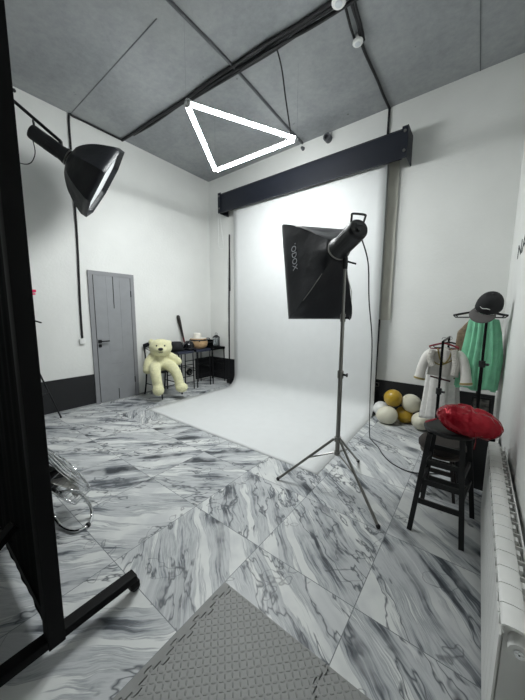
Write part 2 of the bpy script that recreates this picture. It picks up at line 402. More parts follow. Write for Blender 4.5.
# ------------------------------------------------------------------ triangle light
ZL = 3.39
tri = [Vector((-2.335, 1.86, ZL)), Vector((-1.79, 2.955, ZL)), Vector((-3.05, 2.90, ZL))]
tl = thing('triangle_light', 'glowing white triangle of three LED tubes hanging under the ceiling', 'light', (-2.4, 2.6, ZL))
for i in range(3):
    a = tri[i]-Vector((-2.4, 2.6, ZL)); b = tri[(i+1) % 3]-Vector((-2.4, 2.6, ZL)); dd = (b-a).normalized()
    a2 = a+dd*.035; b2 = b-dd*.035; mid = (a2+b2)/2
    fm = frame_mtx(mid, dd); L = (b2-a2).length
    dn = fm.to_3x3().inverted() @ Vector((0, 0, -1)); ad = math.atan2(dn.y, dn.x)
    def arc(a0, a1, n, rr): return [Vector((rr*math.cos(ad+a0+(a1-a0)*k/n), rr*math.sin(ad+a0+(a1-a0)*k/n), -L/2)) for k in range(n+1)]
    MB().prism(arc(-R(88), R(88), 8, .0235), (0, 0, L), fm).build('led_tube', M_led, tl)
    MB().prism(arc(R(90), R(270), 8, .025), (0, 0, L), fm).build('tube_housing', M_white, tl)['label'] = 'white upper housing'
    MB().cyl(a2-dd*.012, a2+dd*.003, .027).build('end_cap', M_white, tl); MB().cyl(b2-dd*.003, b2+dd*.012, .027).build('end_cap', M_white, tl)
    MB().curve([a, a+Vector((0, 0, .02)), a+dd*.02+Vector((0, 0, .03)), a+dd*.05+Vector((0, 0, .025))], .008).ball(a, .014, 10).build('corner_joint', M_chrome, tl)
    MB().cyl(a+Vector((0, 0, .02)), Vector((a.x, a.y, H-ZL-.004)), .0012, seg=5).build('suspension_wire', M_chrome, tl)

# ------------------------------------------------------------------ backdrop roller + paper
YR = 4.0
br = thing('backdrop_roller', 'long blue-black backdrop roller box fixed high on the back wall', 'backdrop roller', (-2.5, YB, 3.4))
def loc(v, o): return Vector(v)-o.location
rx0, rx1 = -4.10, -.925
pr = [(0, 3.345), (0, 3.665), (.03, 3.70), (.2, 3.70), (.2, 3.66), (.03, 3.64), (.03, 3.345)]
MB().prism([loc((rx0, YR+a, z), br) for a, z in pr], (rx1-rx0, 0, 0)).build('front_panel', M_roll, br, smooth_=False)
MB().cyl(loc((rx0+.02, YR+.12, 3.53), br), loc((rx1-.02, YR+.12, 3.53), br), .055, seg=24).build('roll_core', M_fabric, br)
for x, s in ((rx0-.03, -1), (rx1+.06, 1)):
    pl = MB().box(loc((x, (YR-.02+YB)/2, 3.52), br), (.012, YB-YR+.02, .36), bev=.003)
    pl.box(loc((x-s*.03, YR-.01, 3.52), br), (.07, .012, .36), bev=.002)
    e = pl.build('end_bracket', M_roll, br, smooth_=False)
    for zz in (3.64, 3.42):
        bo = MB(); bo.cyl(loc((x-s*.03, YR-.016, zz), br), loc((x-s*.03, YR-.03, zz), br), .016, seg=12)
        bo.build('bracket_bolt', M_steel, e)
# paper: hangs, curves and runs out over the floor
def paper_pt(u, v):
    # v 0..1 from roller to front edge; u 0..1 left to right
    y0 = 4.09; Rr = .22
    seglen = [3.0, Rr*PI/2, 1.6]; tot = sum(seglen); s = v*tot
    xl0, xr0 = -3.83, -1.105
    if s < seglen[0]: y = y0; z = 3.5-(3.5-Rr)*s/seglen[0]; k = 0
    elif s < seglen[0]+seglen[1]:
        th = (s-seglen[0])/Rr; y = y0-Rr+Rr*math.cos(th); z = Rr-Rr*math.sin(th); k = .35*(s-seglen[0])/seglen[1]
    else:
        q = (s-seglen[0]-seglen[1])/seglen[2]; yl, yr = 2.19, 2.19
        yf = yl+(yr-yl)*u; y = (y0-Rr)+(yf-(y0-Rr))*q; z = 0; k = .35+.65*q
    xl = xl0+(-3.86-xl0)*k; xr = xr0+(-1.045-xr0)*k
    return Vector((xl+(xr-xl)*u, y, z+.003))
M_paper = mat('paper_white', 'd3d5d5', .62, var=.01, bump=.05, bscale=3, bdist=.02)
pp = MB().grid(paper_pt, 24, 90).build('backdrop_paper', M_paper)
solidify(pp, .0015, 0); tag(pp, 'white seamless paper backdrop sweeping down the back wall onto the floor', 'backdrop')
tag(MB().box((-1.055, YB-.03, 2.42), (.125, .006, 2.12)).box((-1.055, YB-.032, 1.37), (.13, .014, .02)).build('paper_strip', mat('cream_paper', 'c6c4ba', .7, var=.03)), 'narrow cream strip hanging on the wall right of the paper backdrop', 'paper strip')
t = thing('roller_end', 'small black end piece on the floor at the left edge of the paper', 'roller end', (-4.0, 4.13, 0))
MB().cyl((-.05, 0, .05), (.05, 0, .05), .05, seg=20).build('end_disc', M_blackp, t); MB().cyl((-.08, 0, .05), (-.05, 0, .05), .02).build('axle', M_steel, t)

# ------------------------------------------------------------------ radiator
ry0, ry1, NS = .955, 2.40, 18
pit = (ry1-ry0)/NS
rd = thing('radiator', 'white aluminium sectional radiator along the right wall', 'radiator', (.16, (ry0+ry1)/2, 0))
def rsec():
    mb = MB(); w_ = pit-.003
    def P(lst): return [Vector((x-.16, -w_/2, z)) for x, z in lst]
    mb.prism(P([(.119, .572), (.121, .578), (.126, .582), (.150, .584), (.170, .582), (.177, .577), (.177, .571), (.165, .575), (.125, .575)]), (0, w_, 0))
    mb.box((-.040, 0, .307), (.005, w_, .47))                                     # front plate
    mb.box((-.030, 0, .33), (.024, .0035, .49)); mb.box((0, 0, .32), (.06, .026, .50))   # web and column
    for q in (-.027, -.009, .009, .027): mb.box((-.036, q, .558), (.004, .007, .036))     # air slots under the cap
    mb.box((-.034, 0, .552), (.003, w_, .006))
    mb.box((.045, 0, .555), (.005, pit, .022)); mb.box((.045, 0, .30), (.004, w_*.8, .42))   # rear rail
    mb.box((.031, -w_/2, .555), (.026, .005, .024)); mb.box((.025, 0, .31), (.05, .0035, .42))
    return mb
s0 = rsec().build('radiator_section', M_rad, rd, smooth_=True)
for i in range(NS):
    s = s0 if i == 0 else s0.copy()
    if i: C.objects.link(s); s.parent = rd
    s.location = (0, ry0+pit*(i+.5)-(ry0+ry1)/2, 0)
MB().cyl((0, ry0-(ry0+ry1)/2-.004, .53), (0, (ry1-ry0)/2, .53), .022).build('top_manifold', M_rad, rd)
MB().cyl((0, ry0-(ry0+ry1)/2-.004, .12), (0, (ry1-ry0)/2, .12), .022).build('bottom_manifold', M_rad, rd)
v = MB(); yy = ry0-(ry0+ry1)/2
v.cyl((0, yy-.016, .53), (0, yy, .53), .024, seg=24); v.build('end_plug', M_rad, rd)
MB().box((0, yy-.018, .53), (.018, .004, .004)).box((0, yy-.018, .53), (.004, .004, .018)).cyl((0, yy-.017, .53), (0, yy-.019, .53), .012).build('air_valve', M_chrome, rd)
for q in (-.5, .5):
    MB().box((.055, q, .47), (.012, .02, .03)).build('wall_bracket', M_steel, rd)
tag(MB().curve([(.16, ry1, .12), (.16, ry1+.15, .12), (.19, ry1+.22, .12), (.19, ry1+.8, .12), (.19, YB-.15, .12)], .013, 12).build('heating_pipe', M_rad), 'white heating pipe from the radiator along the right wall', 'pipe')

# ------------------------------------------------------------------ foam mats
def puzzle(x0, y0, y1, n, amp=.012):
    out = []; L = (y1-y0)/n
    for i in range(n):
        for t_, a_ in ((0, 0), (.3, 0), (.22, 1), (.5, 1.15), (.78, 1), (.7, 0)): out.append((x0+(1 if i % 2 else -1)*amp*a_, y0+L*(i+t_)))
    out.append((x0, y1)); return out
def foam(name, label, L, Rr, parent=None, h=.012):
    poly = L+Rr[::-1]
    return MB().prism([(x, y, .001) for x, y in poly], (0, 0, h)).build(name, M_foam, parent, smooth_=False)
my0, my1 = .335, .945
seamL = puzzle(-.925, my0, my1, 10, .017); seamR = puzzle(-.385, my0, my1, 12)
m1 = foam('foam_mat', '', seamL, seamR); tag(m1, 'grey diamond-plate foam floor mat with interlocking edges, nearer the black rack', 'mat')
m2 = MB().prism([(x, y, .001) for x, y in [(-.966, my0), (-.966, my1)]+[(x-.005, y) for x, y in seamL[::-1]]], (0, 0, .012)).build('edge_strip', M_foamedge, m1, smooth_=False)
seamR2 = [(x+.005, y) for x, y in seamR]
tag(foam('foam_mat', '', seamR2, [(.10, my0), (.10, my1)]), 'grey foam floor mat joined on the radiator side of the other', 'mat')

# ------------------------------------------------------------------ strobe and softboxes
def strobe(name, label, mtx, L=.27, r=.062):
    """local +Z = towards the softbox; origin at the speed ring"""
    t = thing(name, label, 'studio light', mtx=mtx)
    MB().lathe([(0, -L), (r*.86, -L), (r*.97, -L+.012), (r, -L+.03), (r, -.07), (r*1.05, -.06), (r*1.05, -.045), (r*1.15, -.03), (r*1.18, -.005), (0, -.005)], 32).build('strobe_body', M_blackp, t)
    ring = MB().lathe([(r*1.19, -.012), (r*1.24, -.01), (r*1.24, .0), (r*1.19, .002)], 32).build('front_ring', M_steel, t)
    g = MB()
    for k in range(20):
        a = 2*PI*k/20; g.box((r*1.005*math.cos(a), r*1.005*math.sin(a), -.15), (.004, .006, .13), rz=a)
    g.build('cooling_ribs', M_black, t)
    # rear panel with dial, and the carrying handle above the rear
    rp = MB().cyl((0, 0, -L-.002), (0, 0, -L), r*.8, seg=28).build('rear_panel', M_black, t)
    MB().cyl((.01, -.012, -L-.014), (.01, -.012, -L-.001), .014, seg=20).build('dial', M_blackp, rp)
    MB().box((0, .025, -L-.003), (.05, .018, .003)).build('display', mat('display_glass', '23272c', .15), rp)
    MB().tube(smooth([(-.045, r*.6, -L+.02), (-.05, r*1.05, -L-.005), (-.048, r*1.25, -L-.012), (0, r*1.30, -L-.012), (.048, r*1.25, -L-.012), (.05, r*1.05, -L-.005), (.045, r*.6, -L+.02)], 5), .0075, 8).build('carry_handle', M_blackp, t)
    return t
def softbox_shell(t, rim, ring_r, depth, m, lip=.05, seg_per=1, sag=.05, round_=.55):
    """rim: list of local (x,y); walls bulge a little between ring and rim"""
    n = len(rim); steps = 14; mb = MB(); K = 8
    rows = []
    def ringpt(i, f):
        a = Vector(rim[i % n]); b = Vector(rim[(i+1) % n]); p = a.lerp(b, f); return p
    for s in range(steps+1):
        q = s/steps; row = []
        for i in range(n):
            for k in range(K):
                p = ringpt(i, k/K); ang = math.atan2(p.y, p.x)
                c0 = Vector((ring_r*math.cos(ang), ring_r*math.sin(ang)))
                rad = math.sin(q*PI/2*.93)/math.sin(PI/2*.93) if round_ < .9 else (.6*math.sin(math.acos(1-q))+.4*q)
                rad = round_*rad+(1-round_)*q
                pp_ = c0.lerp(p, rad)
                e = abs(k/K-.5)*2      # 0 in the middle of a face, 1 on the rod
                inward = 1-sag*(1-e*e)*math.sin(q*PI)*1.3
                wr = .008*math.sin(q*PI)*noise.noise(Vector((p.x*6, p.y*6, q*5+i)))*(1 if sag else 0)
                row.append(mb.bm.verts.new((pp_.x*inward+wr, pp_.y*inward+wr, depth*q)))
        rows.append(row)
    # lip going on past the diffuser
    row = [mb.bm.verts.new((v_.co.x*1.0, v_.co.y*1.0, depth+lip)) for v_ in rows[-1]]; rows.append(row)
    N = n*K
    for j in range(len(rows)-1):
        for i in range(N): mb.bm.faces.new((rows[j][i], rows[j][(i+1) % N], rows[j+1][(i+1) % N], rows[j+1][i]))
    o = mb.build('softbox_shell', m, t); solidify(o, .003, 0)
    MB().lathe([(ring_r*.75, -.004), (ring_r*1.08, -.004), (ring_r*1.08, .012), (ring_r*.75, .012), (ring_r*.75, -.004)], 32).build('speed_ring', M_steel, t)
    di = MB(); vs = [di.bm.verts.new((x*.995, y*.995, depth)) for x, y in rim]; di.bm.faces.new(vs)
    dfo = di.build('diffuser', M_diff, t, smooth_=False); solidify(dfo, .002, 0); dfo['label'] = 'white front diffuser'
    rods = MB()
    for x, y in rim: rods.tube([(x*.1, y*.1, .002), (x*.62, y*.62, depth*.42), (x*.985, y*.985, depth-.005)], .003, 6)
    rods.build('spring_rods', M_steel, t)
    return o
# right softbox on the stand
S1 = Vector((-.91, 2.143, 1.93)); A1 = Vector((-.744, .609, -.275)).normalized()
m1x = frame_mtx(S1, A1)
sb = thing('softbox', 'large black rectangular softbox on the silver light stand', 'softbox', mtx=m1x)
hw, hh = .294, .436
lip1 = .0
sh = softbox_shell(sb, [(-hw, -hh), (hw, -hh), (hw, hh), (-hw, hh)], .075, .395, M_soft, lip=.03, sag=.10)
# frame x axis: up x z ; find which side is on the left of the picture and put the logo there
M_logo = mat('logo_print', 'b9bcc0', .6)
lx = hw*1.0
def side_mtx(sgn, q, yy, tilt=0):
    """matrix lying on the side face at fraction q of the depth, local height yy"""
    rad = .55*math.sin(q*PI/2*.93)/math.sin(PI/2*.93)+.45*q
    x = sgn*(.075+(hw-.075)*rad)*(1-.1*math.sin(q*PI)*1.3)+sgn*.004
    rad2 = .55*math.sin((q+.05)*PI/2*.93)/math.sin(PI/2*.93)+.45*(q+.05)
    x2 = sgn*(.075+(hw-.075)*rad2)*(1-.1*math.sin((q+.05)*PI)*1.3)+sgn*.004
    tz = Vector((x2-x, 0, .05*.395)).normalized()          # along the depth
    ty = Vector((0, 1, 0)); nrm = ty.cross(tz)*1.0
    if nrm.x*sgn < 0: nrm = -nrm
    # text runs along local -Y (down), letters' up towards the rim
    X = Vector((0, -1, 0)); Z = nrm; Y = Z.cross(X)
    return Matrix(((X.x, Y.x, Z.x, x), (X.y, Y.y, Z.y, yy), (X.z, Y.z, Z.z, .395*q), (0, 0, 0, 1)))
LOGO_SIDE = 1
lg = text_mesh('logo', 'GODOX', .072, side_mtx(LOGO_SIDE, .78, .10), M_logo, sb); lg['label'] = 'pale printed logo'
st1 = strobe('studio_strobe', 'black studio strobe behind the large softbox on the silver stand', m1x @ Matrix.Translation((0, 0, -.012)), L=.285, r=.073)
# stand
bx, by = -.846, 2.137
top = S1-A1*.075+Vector((0, 0, -.10))
ls = thing('light_stand', 'silver tripod light stand holding the large softbox', 'light stand', (bx, by, 0))
mb = MB(); mb.tube([(0, 0, .29), (0, 0, .98)], .0175, 16); mb.build('lower_tube', M_steel, ls)
MB().tube([(0, 0, .9), (0, 0, 1.45)], .0145, 16).build('middle_tube', M_steel, ls)
tp = Vector((top.x-bx, top.y-by, 1.80))
MB().tube([(0, 0, 1.4), (0, 0, 1.80)], .0115, 16).build('upper_tube', M_steel, ls)
for zz, rr in ((.96, .024), (1.41, .021)):
    k_ = MB().cyl((0, 0, zz-.03), (0, 0, zz+.03), rr, seg=16).build('clamp_collar', M_steel, ls)
    MB().cyl((.02, 0, zz), (.05, 0, zz), .008, seg=10).cyl((.05, 0, zz), (.056, 0, zz), .016, seg=12).build('clamp_knob', M_blackp, k_)
MB().cyl((0, 0, .395), (0, 0, .435), .027, seg=18).build('leg_collar', M_steel, ls)
MB().cyl((0, 0, .28), (0, 0, .31), .024, seg=18).build('spreader_collar', M_steel, ls)
for fx, fy in ((-1.279, 1.907), (-.429, 1.864), (-.83, 2.64)):
    f_ = Vector((fx-bx, fy-by, .012)); top_ = f_.normalized()*.03; top_.z = .415
    lg_ = MB().tube([top_, f_], .0105, 10).build('leg', M_steel, ls)
    MB().ball(f_, .016, 12).build('rubber_foot', M_blackp, lg_)
    mid = top_.lerp(f_, .45); a_ = f_.normalized()*.028; a_.z = .295
    MB().tube([a_, mid], .007, 8).build('brace', M_steel, ls)
# tilt bracket of the strobe (part of the strobe)
def to_local(t, p): return t.matrix_world.inverted() @ Vector(p)
bpy.context.view_layer.update()
tb = MB()
p0 = Vector((bx, by, 1.78)); pz = S1-A1*.12
tb.cyl(to_local(st1, p0), to_local(st1, p0+Vector((0, 0, .085))), .02, seg=14)
tb.tube([to_local(st1, p0+Vector((0, 0, .08))), to_local(st1, pz-Vector((0, 0, .03)))], .016, 10)
tb.build('tilt_bracket', M_blackp, st1)
MB().cyl(to_local(st1, p0+Vector((0, 0, .06))), to_local(st1, p0+Vector((.075, .03, .035))), .007, seg=10).build('locking_lever', M_blackp, st1)
# power cable of that strobe
pts = [S1-A1*.31+Vector((.0, 0, -.045))]+[atd(368, 262, 2.10), atd(369, 300, 2.2), atd(372, 340, 2.45), atd(371, 375, 2.8), atd(370, 400, 3.1)]
fl = [(-.905, 3.25, .05), (-.86, 3.2, .008), (-.76, 3.08, .007), (-.67, 2.93, .007), (-.556, 2.807, .007), (-.405, 2.748, .007), (-.28, 2.80, .007), (-.15, 2.9, .007)]
cable('power_cable', 'thin dark power cable from the strobe down to the marble floor', 'cable', [pts+fl], .005, M_blackp)

# left boom stand with octagonal softbox
c2 = atd(100.5, 181, 3.4); ry_ = (c2-CC).normalized(); A2 = ry_.cross(39*CR+71*CU).normalized()
if A2.dot(CR) < 0: A2 = -A2
A2 = (A2-ry_*.12).normalized(); dep2 = .345; h2 = c2-A2*dep2
m2x = frame_mtx(h2, A2)
ob = thing('octagonal_softbox', 'black octagonal softbox on the boom near the left wall', 'softbox', mtx=m2x)
ro = .462
softbox_shell(ob, [(ro*math.cos(R(45*k+8)), ro*math.sin(R(45*k+8))) for k in range(8)], .075, dep2, M_soft, lip=.06, sag=.03, round_=.93)
st2 = strobe('studio_strobe', 'black studio strobe behind the octagonal softbox on the boom', m2x @ Matrix.Translation((0, 0, -.012)), L=.37, r=.076)
mx, my = -4.13, .955
bs = thing('boom_stand', 'black boom stand standing behind the black backdrop rack', 'light stand', (mx, my, 0))
MB().tube([(0, 0, .25), (0, 0, 1.4)], .018, 14).build('lower_tube', M_black, bs)
MB().tube([(0, 0, 1.3), (0, 0, 3.74)], .014, 14).build('upper_tube', M_black, bs)
bt = Vector((0, 0, 3.70)); hb = h2-A2*.08-Vector((mx, my, 0))+Vector((0, 0, .12))
MB().tube([bt-(hb-bt).normalized()*.3, hb], .018, 12).build('boom_arm', M_black, bs)
MB().cyl(bt-Vector((0, 0, .04)), bt+Vector((0, 0, .04)), .03, seg=14).cyl(bt, bt+Vector((.07, .05, .04)), .008).ball(bt+Vector((.07, .05, .04)), .018, 10).build('boom_clamp', M_blackp, bs)
MB().tube([hb+Vector((0, 0, -.0)), hb+Vector((0, 0, -.06))], .02, 10).build('tilt_head', M_blackp, bs)
MB().cyl((0, 0, 1.33), (0, 0, 1.39), .026).cyl((0, 0, 1.36), (.10, .09, 1.32), .009).build('clamp_knob', M_blackp, bs)
MB().cyl((0, 0, .80), (0, 0, .86), .028).build('leg_collar', M_black, bs)
for a in (0, 120, 200):
    dv = Matrix.Rotation(R(a), 3, 'Z') @ Vector((-4.455-mx, 1.275-my, 0)); n_ = dv.normalized()
    dv.z = .012; l_ = MB().tube([n_*.03+Vector((0, 0, .83)), dv], .0095, 10).build('leg', M_black, bs)
    MB().ball(dv, .014, 10).build('rubber_foot', M_blackp, l_)
    MB().tube([n_*.02+Vector((0, 0, .42)), (n_*.03+Vector((0, 0, .83))).lerp(dv, .5)], .006, 8).build('brace', M_black, bs)
cable('power_cable', 'thin black cable hanging from the strobe on the boom', 'cable', [[h2-A2*.385, atd(35, 150, 3.12), atd(33, 160, 3.14), atd(28, 164, 3.16), atd(20, 163, 3.18), atd(12, 158, 3.2), atd(6, 150, 3.2)]], .005, M_blackp)
pk = thing('pink_clip', 'bright pink clip peeping out beside the black rack', 'clip', atd(32, 291, 2.9))
MB().box((0, 0, 0), (.09, .05, .028), bev=.008).build('clip_jaw', mat('pink_plastic', 'e8285f', .4), pk); MB().box((.0, .0, -.03), (.07, .04, .02), bev=.006).build('clip_grip', mat('pink_plastic_pale', 'ef6088', .4), pk)

# ------------------------------------------------------------------ black rack at the left
PX, PY = -1.315, .286
bk = thing('backdrop_rack', 'tall black wheeled rack with a black board at the left edge', 'backdrop rack', (PX, PY, 0))
ph = 2.43
MB().box((0, 0, .06+ph/2), (.066, .06, ph), bev=.004).build('post', M_frame, bk)
MB().box((-2.0, 0, .06+ph/2), (.055, .055, ph), bev=.004).build('post', M_frame, bk)
MB().box((-1.0, 0, ph+.04), (1.945, .04, .04)).build('top_rail', M_frame, bk)
MB().box((-1.0, 0, .16), (1.945, .04, .04)).build('bottom_rail', M_frame, bk)
def board(u, v_):
    x = -.03-1.94*u; return Vector((x, .0015*math.sin(u*110)+.002*math.sin(u*47+1), .07+(ph-.04)*v_))
o = MB().grid(board, 260, 3).build('board', M_fabric, bk); solidify(o, .02, 0)
for xx in (0.0, -2.0):
    f_ = MB().box((xx, -.04, .085), (.056, .78, .038), bev=.004).build('foot', M_frame, bk)
    for yy in (-.40, .335):
        c_ = MB().tube([(xx, yy, .066), (xx, yy, .05)], .012, 10).box((xx, yy+.008, .038), (.034, .05, .034), bev=.004).build('caster_fork', M_frame, f_)
        MB().cyl((xx-.013, yy+.012, .024), (xx+.013, yy+.012, .024), .023, seg=18).build('caster_wheel', M_blackp, f_)
MB().tube([(-.36, -.40, .085), (-.42, -.02, .40)], .01, flat=(.05, .03)).build('brace', M_frame, bk)
MB().box((-1.0, -.40, .085), (1.96, .04, .03)).build('foot_tie_bar', M_frame, bk)

# ------------------------------------------------------------------ floor fan
FD = 1.97
fan = thing('floor_fan', 'chrome floor fan lying low behind the black rack', 'fan', (-2.15, .62, 0))
O = fan.location
cR = .235
e1 = (atd(90, 492, FD)-atd(46, 454, FD)).normalized(); vd = (atd(70, 470, FD)-CC).normalized()
nrm = e1.cross(vd).normalized()
if nrm.z < 0: nrm = -nrm
nrm = (nrm-vd*.12).normalized()
fc = atd(58, 475, FD)-O
fm = frame_mtx(fc, nrm)
gm = MB()
for rr, zz in ((cR, .05), (cR, -.05), (cR*.97, .062), (cR*.8, .07), (cR*.55, .078), (cR*.3, .08)):
    gm.tube([fm @ Vector((rr*math.cos(2*PI*k/36), rr*math.sin(2*PI*k/36), zz)) for k in range(37)], .004, 6, caps=False)
for k in range(40):
    a = 2*PI*k/40; c, s = math.cos(a), math.sin(a)
    gm.tube([fm @ Vector((.05*c, .05*s, .08)), fm @ Vector((cR*.8*c, cR*.8*s, .07)), fm @ Vector((cR*c, cR*s, .05)), fm @ Vector((cR*c, cR*s, -.05)), fm @ Vector((cR*.6*c, cR*.6*s, -.062)), fm @ Vector((.05*c, .05*s, -.065))], .0016, 5, caps=False)
gm.build('wire_guard', M_chrome, fan)
MB().lathe([(0, .085), (.05, .083), (.05, .076), (0, .076)], 24, fm).build('guard_badge', M_chrome, fan)
MB().lathe([(0, .03), (.045, .03), (.06, -.02), (.06, -.14), (.045, -.16), (0, -.16)], 24, fm).build('motor_housing', M_blackp, fan)
bl = MB()
for k in range(4):
    def bf(u, v_, k=k):
        a = 2*PI*k/4+(u-.5)*.9; rr = .045+.16*v_; return fm @ Vector((rr*math.cos(a), rr*math.sin(a), (u-.5)*.05))
    bl.grid(bf, 6, 6)
o = bl.build('blades', M_steel, fan); solidify(o, .0015)
# tubular loop foot
lp = [atz(*q)-O for q in ((50, 500, .14), (54, 516, .05), (62, 527, .012), (75, 531, .012), (88, 525, .012), (92, 513, .03), (87, 500, .12), (76, 491, .20), (62, 492, .22))]
fo = MB().curve(lp, .011, 10, 6).build('foot_tube', M_chrome, fan)
MB().ball(lp[4], .018, 12).build('rubber_foot', M_blackp, fo)
MB().tube([fm @ Vector((0, 0, -.12)), lp[-1]], .009, 8).tube([fm @ Vector((0, 0, -.12)), lp[0]], .009, 8).build('yoke', M_chrome, fan)

# ------------------------------------------------------------------ chair and bear
ch = thing('dining_chair', 'black cross-back metal chair against the left wall under the teddy bear', 'chair', (-4.36, 2.82, 0))
# local: x forward (away from wall), y sideways
def leg2(a, b, r=.012): return MB().tube([a, b], r, 8)
MB().curve([(-.29, -.2, .0), (-.25, -.19, .2), (-.22, -.19, .45), (-.24, -.19, .7), (-.28, -.18, .87)], .013, 8).build('leg', M_black, ch)
MB().curve([(-.29, .2, .0), (-.25, .19, .2), (-.22, .19, .45), (-.24, .19, .7), (-.28, .18, .87)], .013, 8).build('leg', M_black, ch)
leg2((.25, -.2, 0), (.20, -.18, .44)).build('leg', M_black, ch); leg2((.25, .2, 0), (.20, .18, .44)).build('leg', M_black, ch)
MB().box((0, 0, .45), (.44, .42, .025), bev=.01).build('seat', M_black, ch)
MB().curve([(-.275, -.19, .86), (-.305, -.1, .88), (-.31, 0, .885), (-.305, .1, .88), (-.275, .19, .86)], .02, 8, flat=(.02, .07)).curve([(-.245, -.18, .55), (-.285, 0, .72), (-.285, .18, .84)], .008, 6).curve([(-.245, .18, .55), (-.285, 0, .72), (-.285, -.18, .84)], .008, 6).build('backrest', M_black, ch)
MB().tube([(.225, -.19, .2), (.225, .19, .2)], .008).tube([(-.245, -.19, .2), (.225, -.19, .2)], .008).tube([(-.245, .19, .2), (.225, .19, .2)], .008).build('stretcher', M_black, ch)

M_plush = mat('cream_plush', 'e6e3b8', .95, var=.05, vscale=25, bump=.9, bscale=110, bdist=.012)
M_plush.node_tree.nodes['Principled BSDF'].inputs['Sheen Weight'].default_value = .3
tb_ = thing('teddy_bear', 'big cream teddy bear sitting on the black chair', 'teddy bear', (-4.28, 2.76, 0))
BO = tb_.location
bb = MB()
def W(x, y, z): return Vector((x, y, z))-BO
def blob(c, r, sc=(1, 1, 1), m=None): bb.ball(W(*c), r, 24, sc, m)
fcg = Vector((.84, -.54, 0)); rt = Vector((.54, .84, 0))       # facing the camera; picture-right
def BP(a, b, z): return Vector((-4.33, 2.755, z))+rt*a+fcg*b     # a picture-right, b towards viewer
hd = BP(.01, .08, .86)
RZ = Matrix.Rotation(math.atan2(rt.y, rt.x), 4, 'Z')
def bl_(p, r, sc=(1, 1, 1), rot=None): bb.ball(p-BO, r, 24, sc, RZ @ rot if rot else RZ)
def limb(pts, rs):
    P = smooth(pts, 6); n = len(P)
    for i, q in enumerate(P):
        t_ = i/(n-1)*(len(rs)-1); k = min(int(t_), len(rs)-2); rr = rs[k]+(rs[k+1]-rs[k])*(t_-k); bb.ball(q-BO, rr, 14)
bl_(hd, .165, (1.14, .95, .90)); bl_(hd+fcg*.12+Vector((0, 0, -.03)), .085, (1.1, .9, .8))
bl_(BP(-.135, .02, .955), .05, (1, .7, 1)); bl_(BP(.15, .02, .935), .045, (1, .7, 1))
bl_(BP(.0, .02, .60), .18, (.9, .78, 1.05)); bl_(BP(.0, .04, .57), .165, (.98, .85, .68))
limb([BP(-.12, .04, .72), BP(-.19, .10, .62), BP(-.21, .14, .50)], [.07, .072, .075])
limb([BP(.12, .04, .72), BP(.22, .06, .67), BP(.29, .08, .60)], [.07, .065, .065])
limb([BP(-.08, .10, .56), BP(-.09, .24, .52), BP(-.075, .32, .40), BP(-.05, .34, .24)], [.095, .092, .085, .08])
limb([BP(.10, .10, .56), BP(.20, .22, .51), BP(.265, .28, .38), BP(.29, .30, .24)], [.095, .092, .08, .078])
bl_(BP(-.05, .37, .20), .095, (.98, 1.05, 1.0)); bl_(BP(.32, .33, .20), .09, (1.15, 1.05, .9))
bear = bb.build('body', M_plush, tb_)
md = bear.modifiers.new('rm', 'REMESH'); md.mode = 'VOXEL'; md.voxel_size = .013; md.use_smooth_shade = True
ms = bear.modifiers.new('sm', 'SMOOTH'); ms.iterations = 6; ms.factor = .6
dtx = bpy.data.textures.new('fur', 'CLOUDS'); dtx.noise_scale = .02
dm = bear.modifiers.new('disp', 'DISPLACE'); dm.texture = dtx; dm.strength = .012; dm.mid_level = .5
M_nose = mat('bear_black', '1b1718', .35)
MB().ball(hd+fcg*.20+Vector((0, 0, -.005))-BO, .032, 16, (1.25, .7, .8), RZ).build('nose', M_nose, tb_)['label'] = 'black oval nose'
for a in (-.06, .065): MB().ball(hd+rt*a+fcg*.135+Vector((0, 0, .045))-BO, .014, 12).build('eye', M_nose, tb_)
mo = hd+fcg*.195+Vector((0, 0, -.055))-BO
MB().curve([mo+rt*-.035+Vector((0, 0, .004)), mo+rt*-.015+Vector((0, 0, -.01)), mo+Vector((0, 0, .0)), mo+rt*.015+Vector((0, 0, -.01)), mo+rt*.035+Vector((0, 0, .004))], .004, 6).build('mouth', M_nose, tb_)

# ------------------------------------------------------------------ bar stools by the left wall
def bar_stool(y, label, sm, g):
    t = thing('bar_stool', label, 'stool', (-4.44, y, 0), 0, g)
    MB().box((0, 0, .72), (.40, .37, .055), bev=.02).build('seat', sm, t)
    for sx in (1, -1):
        for sy in (1, -1): MB().tube([(sx*.19, sy*.165, 0), (sx*.18, sy*.16, .70)], .011, 8).build('leg', M_black, t)
    for zz in (.26, .48):
        for q in (.185, -.185): MB().tube([(q, -.163, zz), (q, .163, zz)], .008, 8).build('rung', M_black, t)
    for q in (.163, -.163): MB().tube([(.185, q, .38), (-.185, q, .38)], .008, 8).build('rung', M_black, t)
    return t
M_navy = mat('dark_blue_leatherette', '23283a', .45)
bar_stool(3.24, 'black bar stool with dark blue seat nearest the teddy bear', M_navy, 'bar stools by the left wall')
bar_stool(3.655, 'black bar stool with dark blue seat under the beige basket', M_navy, 'bar stools by the left wall')
bar_stool(4.06, 'black bar stool with black seat in the room corner under the lantern', M_fabric, 'bar stools by the left wall')
ZS = .7475
